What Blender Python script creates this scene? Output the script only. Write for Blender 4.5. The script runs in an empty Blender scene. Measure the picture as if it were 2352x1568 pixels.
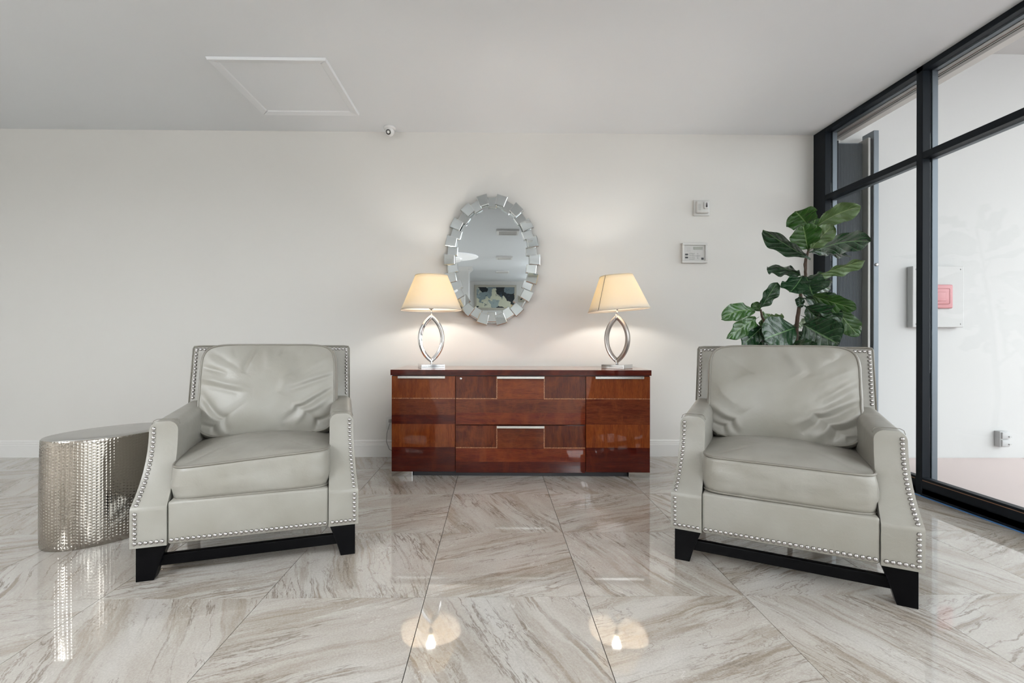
import bpy, bmesh, math, random
from mathutils import Vector, Matrix, noise
random.seed(7)
C = bpy.context.scene.collection
sc = bpy.context.scene
PI = math.pi

# ------------------------------------------------------------------ camera, sky, lights, exposure
cam = bpy.data.cameras.new('camera'); camo = bpy.data.objects.new('camera', cam); C.objects.link(camo)
cam.sensor_width = 36.0; cam.lens = 1098.04 / 2352 * 36
cam.shift_x = (1176 - 1151.7) / 2352; cam.shift_y = (782.44 - 784) / 2352
cam.clip_start = 0.05; cam.clip_end = 200
camo.matrix_world = Matrix.Translation((0, 0, 0.97)) @ Matrix.Rotation(-.0144, 4, 'Z') @ Matrix.Rotation(-.0018, 4, 'Y') @ Matrix.Rotation(PI / 2, 4, 'X')
sc.camera = camo

SKY = 4.6          # overcast sky
FILL_W = 108.0      # added fill lamps (watts each)
BULB_W = 9.0
world = bpy.data.worlds.new('sky'); sc.world = world; world.use_nodes = True
bg = world.node_tree.nodes['Background']; bg.inputs[0].default_value = (0.93, 0.96, 1.0, 1); bg.inputs[1].default_value = SKY
sc.view_settings.view_transform = 'Standard'; sc.view_settings.look = 'None'
sc.view_settings.gamma = 1; sc.view_settings.use_curve_mapping = False
sc.view_settings.exposure = 0.18
sc.cycles.caustics_reflective = False; sc.cycles.caustics_refractive = False
sc.cycles.max_bounces = 8; sc.cycles.diffuse_bounces = 4; sc.cycles.glossy_bounces = 5; sc.cycles.adaptive_threshold = .03
sc.cycles.transparent_max_bounces = 8; sc.cycles.sample_clamp_indirect = 6

# ------------------------------------------------------------------ materials
def mat(name, col=(.8, .8, .8), rough=.5, metal=0, coat=0, coat_rough=.03, emit=None, estr=0, spec=None, trans=0):
    m = bpy.data.materials.new(name); m.use_nodes = True
    b = m.node_tree.nodes['Principled BSDF']
    b.inputs['Base Color'].default_value = (*col, 1); b.inputs['Roughness'].default_value = rough
    b.inputs['Metallic'].default_value = metal; b.inputs['Coat Weight'].default_value = coat
    b.inputs['Coat Roughness'].default_value = coat_rough
    if spec is not None: b.inputs['Specular IOR Level'].default_value = spec
    if emit: b.inputs['Emission Color'].default_value = (*emit, 1); b.inputs['Emission Strength'].default_value = estr
    if trans: b.inputs['Transmission Weight'].default_value = trans
    return m

class NT:
    def __init__(s, m): s.t = m.node_tree; s.b = s.t.nodes['Principled BSDF']
    def n(s, typ, **kw):
        x = s.t.nodes.new(typ)
        for k, v in kw.items():
            if k.startswith('i_'): x.inputs[k[2:].replace('_', ' ')].default_value = v
            else: setattr(x, k, v)
        return x
    def l(s, a, b): s.t.links.new(a, b)
    def math(s, op, a, b=None):
        x = s.n('ShaderNodeMath', operation=op)
        for i, v in enumerate((a, b)):
            if v is None: continue
            if isinstance(v, (int, float)): x.inputs[i].default_value = v
            else: s.l(v, x.inputs[i])
        return x.outputs[0]
    def ramp(s, fac, stops):
        r = s.n('ShaderNodeValToRGB'); e = r.color_ramp.elements
        while len(e) < len(stops): e.new(.5)
        for i, (p, c) in enumerate(stops): e[i].position = p; e[i].color = (*c, 1)
        s.l(fac, r.inputs[0]); return r.outputs[0]
    def mix(s, fac, a, b, blend='MIX'):
        x = s.n('ShaderNodeMix', data_type='RGBA', blend_type=blend)
        if isinstance(fac, (int, float)): x.inputs[0].default_value = fac
        else: s.l(fac, x.inputs[0])
        for i, v in ((6, a), (7, b)):
            if isinstance(v, tuple): x.inputs[i].default_value = (*v, 1)
            else: s.l(v, x.inputs[i])
        return x.outputs[2]
    def noise(s, vec, scale, detail=4, rough=.5, dist=0):
        x = s.n('ShaderNodeTexNoise'); x.inputs['Scale'].default_value = scale; x.inputs['Detail'].default_value = detail
        x.inputs['Roughness'].default_value = rough; x.inputs['Distortion'].default_value = dist
        s.l(vec, x.inputs['Vector']); return x.outputs['Fac']
    def coord(s, rot=(0, 0, 0), scale=(1, 1, 1), rand=False):
        tc = s.n('ShaderNodeTexCoord'); v = tc.outputs['Object']
        if rand:
            oi = s.n('ShaderNodeObjectInfo'); cx = s.n('ShaderNodeCombineXYZ')
            s.l(s.math('MULTIPLY', oi.outputs['Random'], 37.), cx.inputs[0]); s.l(s.math('MULTIPLY', oi.outputs['Random'], 91.), cx.inputs[1])
            s.l(s.math('MULTIPLY', oi.outputs['Random'], 13.), cx.inputs[2])
        mp = s.n('ShaderNodeMapping'); mp.inputs['Rotation'].default_value = rot; s.l(v, mp.inputs['Vector'])
        o = mp.outputs[0]
        if rand:
            ad = s.n('ShaderNodeVectorMath', operation='ADD'); s.l(o, ad.inputs[0]); s.l(cx.outputs[0], ad.inputs[1]); o = ad.outputs[0]
        m2 = s.n('ShaderNodeVectorMath', operation='MULTIPLY'); m2.inputs[1].default_value = scale; s.l(o, m2.inputs[0])
        return m2.outputs[0]
    def bump(s, h, strength, dist=.01):
        x = s.n('ShaderNodeBump'); x.inputs['Strength'].default_value = strength; x.inputs['Distance'].default_value = dist
        s.l(h, x.inputs['Height']); s.l(x.outputs[0], s.b.inputs['Normal']); return x

def paint(name, col, bump=.05, scale=60, rough=.7):
    m = mat(name, col, rough); t = NT(m); v = t.coord()
    n = t.noise(v, scale, 6, .6); t.bump(n, bump, .01)
    n2 = t.noise(v, 1.3, 3)
    t.l(t.mix(t.math('MULTIPLY', n2, .25), col, tuple(c * .94 for c in col)), t.b.inputs['Base Color'])
    return m
M = {}
M['wall'] = paint('wall_paint', (.70, .685, .655), .03, 90)
M['ceiling'] = paint('ceiling_paint', (.78, .805, .83), .05, 25)
M['trim'] = paint('trim_paint', (.74, .73, .71), .01, 20, .4)
M['white'] = mat('white_plastic', (.62, .615, .595), .4)
M['white_gloss'] = mat('white_gloss_plastic', (.80, .80, .80), .2)
M['grey_plastic'] = mat('grey_plastic', (.42, .42, .41), .45)
M['dark'] = mat('dark_plastic', (.03, .03, .035), .4)
M['lens'] = mat('camera_lens', (.01, .01, .012), .05, coat=1)
M['lacquer'] = mat('black_lacquer', (.0015, .0015, .002), .3, spec=.10)
M['chrome'] = mat('chrome', (.70, .69, .69), .06, 1)
M['satin'] = mat('satin_metal', (.74, .73, .71), .25, 1)
M['nail'] = mat('nickel_nail', (.42, .40, .39), .22, 1)
M['mirror'] = mat('mirror_glass', (.50, .535, .55), .0, 1)
M['mirror_tile'] = mat('mirror_tile_glass', (.50, .53, .535), .012, 1)
M['mirror_edge'] = mat('bevelled_mirror_edge', (.60, .62, .61), .1, 1)
M['alu'] = mat('bronze_aluminium', (.008, .011, .015), .4, .0, coat=.0, spec=.12)
M['alu_light'] = mat('pale_aluminium', (.13, .15, .17), .4, .5)  # paler grey-blue than the frame, for glazing beads and lead post
M['shutter'] = mat('shutter_aluminium', (.085, .10, .115), .4, .3)
M['track'] = mat('track_aluminium', (.30, .29, .275), .45, .3)
M['pink'] = mat('pink_line', (.65, .45, .40), .5)
M['tape'] = mat('blue_tape', (.08, .25, .58), .6)
M['grout'] = mat('grout', (.07, .06, .052), .8)
M['cord'] = mat('grey_cord', (.30, .30, .29), .5)
M['red'] = mat('faded_red_plastic', (.50, .22, .23), .5)
M['soil'] = mat('soil', (.03, .02, .013), .9)
M['pot'] = paint('pot_glaze', (.35, .34, .32), .02, 20, .35)
M['stem'] = mat('bark', (.06, .035, .022), .8)
t = NT(M['stem']); n = t.noise(t.coord(scale=(1, 1, .4)), 120, 5, .7); t.bump(n, .6, .004)
t.l(t.ramp(n, [(.3, (.03, .018, .012)), (.7, (.09, .052, .032))]), t.b.inputs['Base Color'])

# leather
def leather(name, col, dark):
    m = mat(name, col, .42, spec=.5); t = NT(m); v = t.coord(rand=True)
    big = t.noise(v, 5, 3, .5); mid = t.noise(v, 26, 5, .6, .8)
    t.l(t.mix(t.ramp(big, [(.35, (0, 0, 0)), (.7, (1, 1, 1))]), col, dark), t.b.inputs['Base Color'])
    vo = t.n('ShaderNodeTexVoronoi'); vo.inputs['Scale'].default_value = 420; t.l(v, vo.inputs['Vector'])
    h = t.math('ADD', t.math('MULTIPLY', mid, .5), t.math('MULTIPLY', vo.outputs['Distance'], .06))
    t.bump(h, .22, .012)
    r = t.math('ADD', t.math('MULTIPLY', big, .2), .26); t.l(r, t.b.inputs['Roughness'])
    return m
M['leather'] = leather('pale_leather', (.312, .30, .268), (.27, .254, .22))
M['piping'] = leather('piping_leather', (.22, .205, .175), (.18, .165, .14))

# floor tile
def tile_mat():
    m = mat('polished_stone_tile', (.6, .56, .5), .03, spec=1.0); t = NT(m)
    v = t.coord(rot=(0, 0, -math.radians(23)), rand=True)
    warp = t.n('ShaderNodeTexNoise'); warp.inputs['Scale'].default_value = 2.6; warp.inputs['Detail'].default_value = 3; t.l(v, warp.inputs['Vector'])
    wv = t.n('ShaderNodeVectorMath', operation='MULTIPLY_ADD'); wv.inputs[1].default_value = (.09, .09, 0); t.l(warp.outputs['Color'], wv.inputs[0]); t.l(v, wv.inputs[2])
    w2 = t.n('ShaderNodeTexNoise'); w2.inputs['Scale'].default_value = 30; w2.inputs['Detail'].default_value = 5; t.l(v, w2.inputs['Vector'])
    wz = t.n('ShaderNodeVectorMath', operation='MULTIPLY_ADD'); wz.inputs[1].default_value = (.009, .009, 0); t.l(w2.outputs['Color'], wz.inputs[0]); t.l(wv.outputs[0], wz.inputs[2])
    def st(s3, src=None):
        x = t.n('ShaderNodeVectorMath', operation='MULTIPLY'); x.inputs[1].default_value = s3; t.l((src or wz).outputs[0], x.inputs[0]); return x.outputs[0]
    def mask(s3, sc_, lo, hi): return t.ramp(t.noise(st(s3), sc_, 3), [(lo, (0, 0, 0)), (hi, (1, 1, 1))])
    base = t.noise(st((1.2, 4.5, 1)), 1.5, 4, .55)
    colr = t.ramp(base, [(.30, (.40, .35, .30)), (.48, (.49, .45, .405)), (.62, (.545, .515, .475)), (.8, (.58, .56, .53))])
    # wide soft bands of brown
    b2 = t.noise(st((.6, 6.5, 1)), 1.5, 6, .62)
    colr = t.mix(t.math('MULTIPLY', t.ramp(b2, [(.53, (0, 0, 0)), (.60, (1, 1, 1)), (.66, (.3, .3, .3))]), .55), colr, (.26, .20, .14))
    # bundles of thin streaks
    b3 = t.noise(st((.8, 15, 1)), 1.6, 7, .68); k3 = mask((.8, 4.2, 1), 1.5, .47, .60)
    colr = t.mix(t.math('MULTIPLY', t.math('MULTIPLY', t.ramp(b3, [(.54, (0, 0, 0)), (.61, (1, 1, 1))]), k3), .82), colr, (.20, .145, .095))
    def vein(vec, s_, w, det=6, r=.6):
        a = t.math('ABSOLUTE', t.math('SUBTRACT', t.noise(vec, s_, det, r), .5))
        return t.ramp(a, [(0, (1, 1, 1)), (w, (0, 0, 0))])
    for s3, sc_, w, mk, amt, c in (((.8, 7.5, 1), 1.5, .017, mask((1.2, 3, 1), 1.7, .44, .56), .85, (.13, .09, .062)),
                                   ((1.0, 5.0, 1), 2.6, .012, mask((1, 2.4, 1), 2.1, .47, .58), .75, (.16, .11, .078)),
                                   ((2.4, 4.0, 1), 1.9, .009, mask((2, 2, 1), 1.9, .53, .62), .7, (.15, .105, .08)),
                                   ((2.2, 6, 1), 1.6, .008, mask((1.5, 2.5, 1), 2.2, .54, .62), .6, (.80, .78, .75))):
        colr = t.mix(t.math('MULTIPLY', t.math('MULTIPLY', vein(st(s3), sc_, w), mk), amt), colr, c)
    grain = t.noise(v, 150, 4, .75)
    colr = t.mix(.20, colr, t.ramp(grain, [(.38, (.28, .24, .21)), (.62, (.70, .67, .63))]), 'MIX')
    t.l(colr, t.b.inputs['Base Color'])
    return m
M['tile'] = tile_mat()

# lacquered veneers
def veneer(name, c1, c2, c3, vertical):
    m = mat(name, c1, .4, coat=1, coat_rough=.015, spec=.05); t = NT(m); t.b.inputs['Coat IOR'].default_value = 1.42
    s3 = (18, 1, 2.2) if vertical else (2.2, 1, 18)
    v = t.coord(scale=s3, rand=True)
    n = t.noise(v, 1.6, 7, .62, .5); v2 = t.coord(scale=(4, 1, 2) if vertical else (2, 1, 4), rand=True); n2 = t.noise(v2, 1.2, 3, .5)
    col = t.ramp(n, [(.3, c3), (.5, c1), (.72, c2)])
    col = t.mix(t.math('MULTIPLY', n2, .5), col, c3)
    v3 = t.coord(scale=(130, 1, 14) if vertical else (14, 1, 130), rand=True); n3 = t.noise(v3, 1.5, 5, .7)
    col = t.mix(t.ramp(n3, [(.36, (.55, .55, .55)), (.56, (0, 0, 0))]), col, tuple(q * .45 for q in c3))
    v4 = t.coord(scale=(5, 1, 3), rand=True); n4 = t.noise(v4, 1.4, 6, .65, 1.2)
    col = t.mix(t.ramp(n4, [(.5, (0, 0, 0)), (.68, (.5, .5, .5))]), col, c2)
    t.l(col, t.b.inputs['Base Color']); return m
M['v_amber'] = veneer('amber_veneer', (.20, .046, .011), (.26, .070, .016), (.14, .026, .007), True)
M['v_red'] = veneer('red_veneer', (.165, .026, .008), (.22, .048, .012), (.095, .010, .004), False)
M['v_brown'] = veneer('brown_veneer', (.135, .028, .010), (.19, .048, .014), (.080, .012, .005), False)
M['v_dark'] = veneer('dark_veneer', (.075, .008, .004), (.12, .018, .006), (.040, .004, .003), False)
M['v_darkv'] = veneer('dark_upright_veneer', (.115, .022, .008), (.18, .042, .012), (.055, .008, .004), True)
M['v_flame'] = veneer('flame_veneer', (.19, .038, .009), (.26, .062, .014), (.11, .015, .005), False)
M['v_top'] = veneer('top_veneer', (.075, .008, .005), (.12, .018, .007), (.035, .004, .003), False)
M['v_top_sheen'] = veneer('top_sheen_veneer', (.44, .17, .085), (.52, .22, .11), (.33, .11, .05), False); M['v_top_sheen'].node_tree.nodes['Principled BSDF'].inputs['Coat IOR'].default_value = 1.7  # top face lightened in colour to stand in for its grazing wall reflection
mi = mat('inlay_veneer', (.4, .16, .05), .35, coat=1); t = NT(mi)
n = t.noise(t.coord(scale=(1, 1, 1)), 160, 3, .7)
t.l(t.ramp(n, [(.42, (.12, .03, .012)), (.58, (.50, .22, .08))]), t.b.inputs['Base Color']); M['inlay'] = mi

# hammered metal
mh = mat('hammered_metal', (.37, .34, .30), .10, 1); t = NT(mh)
uv = t.n('ShaderNodeTexCoord'); sx = t.n('ShaderNodeSeparateXYZ'); t.l(uv.outputs['UV'], sx.inputs[0])
uu = t.math('MULTIPLY', sx.outputs[0], 72.); wn = t.n('ShaderNodeTexWhiteNoise', noise_dimensions='1D'); t.l(t.math('FLOOR', uu), wn.inputs['W'])
vv = t.math('ADD', t.math('MULTIPLY', sx.outputs[1], 72.), wn.outputs['Value'])
dx = t.math('SUBTRACT', t.math('FRACT', uu), .5); dy = t.math('SUBTRACT', t.math('FRACT', vv), .5)
r2 = t.math('ADD', t.math('MULTIPLY', dx, dx), t.math('MULTIPLY', dy, dy)); wn2 = t.noise(t.coord(), 9, 3)
t.bump(t.math('ADD', t.math('MINIMUM', t.math('MULTIPLY', r2, 5.5), 1.), t.math('MULTIPLY', wn2, .9)), .17, .006); M['hammered'] = mh

# lamp shade, glass
ms = mat('shade_fabric', (.82, .76, .68), .8); t = NT(ms)
tr = t.n('ShaderNodeBsdfTranslucent'); tr.inputs[0].default_value = (.86, .72, .40, 1); mx = t.n('ShaderNodeMixShader'); mx.inputs[0].default_value = .26
out = t.t.nodes['Material Output']; t.l(t.b.outputs[0], mx.inputs[1]); t.l(tr.outputs[0], mx.inputs[2]); t.l(mx.outputs[0], out.inputs[0])
n = t.noise(t.coord(scale=(1, 1, 1)), 500, 2); t.bump(n, .1, .002)
M['shade'] = ms
M['bulb'] = mat('lit_bulb', (1, .9, .7), .3, emit=(1, .80, .52), estr=14)

mg = bpy.data.materials.new('window_glass'); mg.use_nodes = True; nt = mg.node_tree; nt.nodes.clear()
o = nt.nodes.new('ShaderNodeOutputMaterial'); mx = nt.nodes.new('ShaderNodeMixShader'); a = nt.nodes.new('ShaderNodeBsdfTransparent'); g = nt.nodes.new('ShaderNodeBsdfGlossy')
fr = nt.nodes.new('ShaderNodeFresnel'); fr.inputs[0].default_value = 1.5; g.inputs['Roughness'].default_value = .0; a.inputs[0].default_value = (.93, .95, .945, 1)
ge = nt.nodes.new('ShaderNodeNewGeometry'); im = nt.nodes.new('ShaderNodeMix'); im.inputs[2].default_value = 1.33; im.inputs[3].default_value = 1 / 1.33
nt.links.new(ge.outputs['Backfacing'], im.inputs[0]); nt.links.new(im.outputs[0], fr.inputs[0]); nt.links.new(fr.outputs[0], mx.inputs[0]); nt.links.new(a.outputs[0], mx.inputs[1]); nt.links.new(g.outputs[0], mx.inputs[2]); nt.links.new(mx.outputs[0], o.inputs[0]); M['glass'] = mg

# leaf
def leaf_mat(name, top, back, vein):
    m = mat(name, top, .27, spec=.5, coat=.25, coat_rough=.18); t = NT(m)
    tc = t.n('ShaderNodeTexCoord'); sp = t.n('ShaderNodeSeparateXYZ'); t.l(tc.outputs['UV'], sp.inputs[0])
    x = t.math('ABSOLUTE', t.math('SUBTRACT', sp.outputs[0], .5)); y = sp.outputs[1]
    mid = t.ramp(x, [(.010, (1, 1, 1)), (.028, (0, 0, 0))])
    ph = t.math('SUBTRACT', t.math('MULTIPLY', y, 6.2), t.math('MULTIPLY', x, 3.6)); fr_ = t.math('ABSOLUTE', t.math('SUBTRACT', t.math('FRACT', ph), .5))
    side = t.ramp(fr_, [(.012, (1, 1, 1)), (.045, (0, 0, 0))])
    vv = t.math('MAXIMUM', mid, t.math('MULTIPLY', side, .55))
    v = t.coord(rand=True); n = t.noise(v, 9, 4, .6)
    c = t.mix(n, top, tuple(q * .55 for q in top)); c = t.mix(t.math('MULTIPLY', vv, .8), c, vein)
    geo = t.n('ShaderNodeNewGeometry')
    cb = t.mix(t.math('MULTIPLY', vv, .6), back, tuple(min(1, q * 1.5) for q in back)); c = t.mix(geo.outputs['Backfacing'], c, cb)
    t.l(c, t.b.inputs['Base Color'])
    h = t.math('ADD', t.math('SUBTRACT', t.math('POWER', fr_, .5), t.math('MULTIPLY', vv, .15)), t.math('MULTIPLY', t.noise(v, 45, 3), .8)); t.bump(h, .6, .010)
    t.b.inputs['Subsurface Weight'].default_value = 0
    return m
M['leaf'] = leaf_mat('dark_leaf', (.010, .048, .015), (.09, .16, .045), (.12, .22, .09))
M['leaf_mid'] = leaf_mat('mid_leaf', (.030, .105, .014), (.12, .20, .055), (.15, .26, .08))
M['leaf_pale'] = leaf_mat('pale_leaf', (.105, .185, .06), (.16, .26, .09), (.28, .38, .16))

# ------------------------------------------------------------------ mesh helpers
def link(name, me, m, parent=None, smooth=False):
    for x in (m if isinstance(m, (list, tuple)) else [m]): me.materials.append(x)
    if smooth: me.polygons.foreach_set('use_smooth', [True] * len(me.polygons))
    o = bpy.data.objects.new(name, me); C.objects.link(o)
    if parent is not None: o.parent = parent
    return o
def bmobj(name, bm, m, parent=None, smooth=False, recalc=True):
    if recalc: bmesh.ops.recalc_face_normals(bm, faces=bm.faces)
    me = bpy.data.meshes.new(name); bm.to_mesh(me); bm.free()
    return link(name, me, m, parent, smooth)
def empty(name, loc=(0, 0, 0), rz=0, parent=None):
    o = bpy.data.objects.new(name, None); C.objects.link(o); o.location = loc; o.rotation_euler = (0, 0, rz); o.empty_display_size = .1
    if parent is not None: o.parent = parent
    return o
def tag(o, label, cat, group=None):
    o['label'] = label; o['category'] = cat
    if group: o['group'] = group
    return o
def struct(o): o['kind'] = 'structure'; return o
def abox(bm, x0, x1, y0, y1, z0, z1, bev=0, seg=2):
    vs = [bm.verts.new((x, y, z)) for x in (x0, x1) for y in (y0, y1) for z in (z0, z1)]
    fs = [(0, 1, 3, 2), (4, 6, 7, 5), (0, 4, 5, 1), (2, 3, 7, 6), (0, 2, 6, 4), (1, 5, 7, 3)]
    f = [bm.faces.new([vs[i] for i in q]) for q in fs]
    if bev:
        es = set(e for q in f for e in q.edges)
        bmesh.ops.bevel(bm, geom=list(es), offset=bev, segments=seg, profile=.5, affect='EDGES')
def box(name, x0, x1, y0, y1, z0, z1, m, parent=None, bev=0, seg=2, smooth=False):
    bm = bmesh.new(); abox(bm, x0, x1, y0, y1, z0, z1, bev, seg); return bmobj(name, bm, m, parent, smooth)
def prism(bm, poly, axis, a, b):
    """poly in the plane perpendicular to axis, extruded from a to b"""
    def P(p, t):
        if axis == 0: return (t, p[0], p[1])
        if axis == 1: return (p[0], t, p[1])
        return (p[0], p[1], t)
    A = [bm.verts.new(P(p, a)) for p in poly]; B = [bm.verts.new(P(p, b)) for p in poly]; n = len(poly)
    bm.faces.new(A); bm.faces.new(B)
    for i in range(n): bm.faces.new((A[i], A[(i + 1) % n], B[(i + 1) % n], B[i]))
def tube(bm, pts, r, closed=False, seg=8):
    pts = [Vector(p) for p in pts]; n = len(pts); rings = []; up = None
    for i, p in enumerate(pts):
        if closed: d = pts[(i + 1) % n] - pts[i - 1]
        else: d = pts[min(i + 1, n - 1)] - pts[max(i - 1, 0)]
        d.normalize()
        if up is None: up = d.orthogonal().normalized()
        up = (up - d * up.dot(d)).normalized(); s = d.cross(up); rr = r(i / (n - 1)) if callable(r) else r
        rings.append([bm.verts.new(p + (up * math.cos(2 * PI * k / seg) + s * math.sin(2 * PI * k / seg)) * rr) for k in range(seg)])
    for i in range(n if closed else n - 1):
        A, B = rings[i], rings[(i + 1) % n]
        off = 0
        if closed and i == n - 1:
            off = min(range(seg), key=lambda q: (A[0].co - B[q].co).length)
        for k in range(seg): bm.faces.new((A[k], A[(k + 1) % seg], B[(k + 1 + off) % seg], B[(k + off) % seg]))
    if not closed: bm.faces.new(rings[0]); bm.faces.new(rings[-1])
def lathe(bm, prof, seg=32, c=(0, 0), sx=1, sy=1):
    rings = []
    for r, z in prof:
        rings.append([bm.verts.new((c[0] + sx * r * math.cos(2 * PI * k / seg), c[1] + sy * r * math.sin(2 * PI * k / seg), z)) for k in range(seg)])
    for A, B in zip(rings, rings[1:]):
        for k in range(seg): bm.faces.new((A[k], A[(k + 1) % seg], B[(k + 1) % seg], B[k]))
    bm.faces.new(rings[0]); bm.faces.new(rings[-1])
def bevel_mod(o, w, seg=3, ang=35):
    b = o.modifiers.new('bevel', 'BEVEL'); b.width = w; b.segments = seg; b.limit_method = 'ANGLE'; b.angle_limit = math.radians(ang); b.harden_normals = False
    return o

# ------------------------------------------------------------------ the room
X0, X1, Y0, Y1, ZC = -5.2, 2.70, -8.8, 4.015, 2.7165
fl = struct(box('floor', X0 - .1, X1 + .2, Y0 - .1, Y1 + .12, -.16, -.0105, M['grout']))
T = .6076; tox, toy = -.2611, 1.8116
bm = bmesh.new(); h = T / 2 - .0013; abox(bm, -h, h, -h, h, -.010, 0)
bmesh.ops.recalc_face_normals(bm, faces=bm.faces)
tm = bpy.data.meshes.new('tile'); bm.to_mesh(tm); bm.free(); tm.materials.append(M['tile'])
for i in range(-9, 6):
    for j in range(-18, 4):
        cx, cy = tox + (i + .5) * T, toy + (j + .5) * T
        x0, x1_ = max(cx - T / 2, X0), min(cx + T / 2, X1 + .06); y0, y1_ = max(cy - T / 2, Y0), min(cy + T / 2, Y1)
        if x1_ - x0 < .03 or y1_ - y0 < .02: continue
        rot = (i + j) % 2
        if x1_ - x0 > T - .002 and y1_ - y0 > T - .002:
            o = bpy.data.objects.new('tile', tm)
        else:                                     # cut tile at the wall
            bm = bmesh.new(); a = [(x0 - cx + .0013), (x1_ - cx - .0013), (y0 - cy + .0013), (y1_ - cy - .0013)]
            if rot: a = [a[2], a[3], -a[1], -a[0]]
            abox(bm, *a, -.010, 0); bmesh.ops.recalc_face_normals(bm, faces=bm.faces)
            me = bpy.data.meshes.new('tile'); bm.to_mesh(me); bm.free(); me.materials.append(M['tile']); o = bpy.data.objects.new('tile', me)
        C.objects.link(o); o.parent = fl; o.location = (cx, cy, 0)
        o.rotation_euler = (random.uniform(-1, 1) * .0008, random.uniform(-1, 1) * .0008, PI / 2 if rot else 0)

ce = struct(box('ceiling', X0 - .1, X1 + .2, Y0 - .1, Y1 + .12, ZC, ZC + .15, M['ceiling']))
struct(box('wall_back', X0 - .1, 2.93, Y1, Y1 + .12, -.16, ZC, M['wall']))
struct(box('wall_left', X0 - .12, X0, Y0, Y1, -.16, ZC, M['wall']))
struct(box('wall_front', X0 - .1, X1 + .2, Y0 - .12, Y0, -.16, ZC, M['wall']))
# baseboard with its moulded top
def baseboard(name, x0, x1):
    bm = bmesh.new(); y = Y1
    prof = [(y, 0), (y - .016, 0), (y - .016, .098), (y - .012, .103), (y - .0125, .112), (y - .009, .118), (y - .010, .128), (y - .006, .138), (y, .141)]
    prism(bm, prof, 0, x0, x1); return struct(bmobj(name, bm, M['trim']))
baseboard('baseboard_back', X0, X1 - .002)
# pier with its small cornice, far behind the camera (seen in the mirror)
pr = struct(box('wall_pier', -2.6, -.70, -5.5, -4.9, 0, ZC, M['wall']))
bm = bmesh.new(); prism(bm, [(-.70, ZC - .10), (-.62, ZC - .02), (-.60, ZC), (-.70, ZC)], 1, -5.55, -4.85); bmobj('cornice', bm, M['trim'], pr)
bm = bmesh.new(); prism(bm, [(-4.90, ZC - .10), (-4.82, ZC - .02), (-4.80, ZC), (-4.90, ZC)], 0, -2.6, -.62); bmobj('cornice', bm, M['trim'], pr)

# window wall ------------------------------------------------------------------
win = struct(empty('window_1', (X1, 0, 0)))
def member(name, y0, y1, z0, z1, vertical=True, m=None):
    """aluminium member: inner part, dark glazing groove, outer part (x relative to the window plane)"""
    bm = bmesh.new(); abox(bm, 0, .040, y0, y1, z0, z1, .0015, 1); abox(bm, .040, .062, y0 + (.008 if vertical else 0), y1 - (.008 if vertical else 0), z0 + (0 if vertical else .008), z1 - (0 if vertical else .008))
    o = bmobj(name, bm, M['alu'], win); bm = bmesh.new(); abox(bm, .062, .100, y0, y1, z0, z1, .002, 1)
    bmobj('outer_' + name if False else 'glazing_bead', bm, M['alu_light'], o); return o
muls = [3.003, 1.45, .15, -1.3, -2.8, -4.3, -5.8, -7.3]
member('jamb', Y1 - .145, Y1 - .001, 0, ZC - .001); member('jamb', Y0 + .001, Y0 + .10, 0, ZC - .001)
for y in muls: member('mullion', y - .024, y + .022, .001, ZC - .001)
member('header', Y0 + .1, Y1 - .145, ZC - .036, ZC - .001, False)
ys = [Y1 - .145] + muls + [Y0 + .1]
for a, b in zip(ys, ys[1:]):
    a_ = a if a == Y1 - .145 else a - .024; b_ = b + .022 if b != Y0 + .1 else b
    member('transom', b_, a_, 2.124, 2.166, False)
    bm = bmesh.new(); abox(bm, 0, .045, b_, a_, .0, .112, .002, 1); abox(bm, .0, .10, b_, a_, .0, .045); abox(bm, -.012, .0, b_, a_, .0, .012, .002, 1)
    abox(bm, .045, .10, b_, a_, .045, .095, .002, 1)
    r = bmobj('sill_rail', bm, M['alu'], win)
    bm = bmesh.new(); abox(bm, -.003, 0.0, b_ + .004, a_ - .004, .094, .098); bmobj('seam', bm, mat('rusty_seam', (.20, .10, .05), .6) if 'seam' not in M else M['seam'], r)
    for z0, z1 in ((.100, 2.126), (2.164, ZC - .034)):
        bm = bmesh.new(); abox(bm, .050, .056, b_ - .004, a_ + .004, z0, z1); bmobj('pane', bm, M['glass'], win)
# exterior shutter track and trim above the glass, outside
tr = bmesh.new()
for x0, x1, z0 in ((.100, .130, .040), (.133, .141, .036), (.150, .158, .036), (.168, .200, .036)): abox(tr, x0, x1, Y0, Y1 - .03, ZC - z0, ZC - .002)
struct(bmobj('trim_1', tr, M['track']))['label'] = 'aluminium shutter track outside above the glass'
bpy.data.objects['trim_1'].location = (X1, 0, 0)
tr = bmesh.new(); abox(tr, .1, .2, Y0, Y1 - .03, ZC - .012, ZC - .004); o = bmobj('track_channel', tr, M['dark'], bpy.data.objects['trim_1'])
tr = bmesh.new(); abox(tr, .1305, .1325, Y0, Y1 - .03, ZC - .041, ZC - .012); bmobj('track_seal', tr, M['pink'], bpy.data.objects['trim_1'])
struct(box('lintel_exterior', X1 + .2001, X1 + .26, Y0, Y1 + .1, ZC - .036, 3.6, M['wall']))
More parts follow.
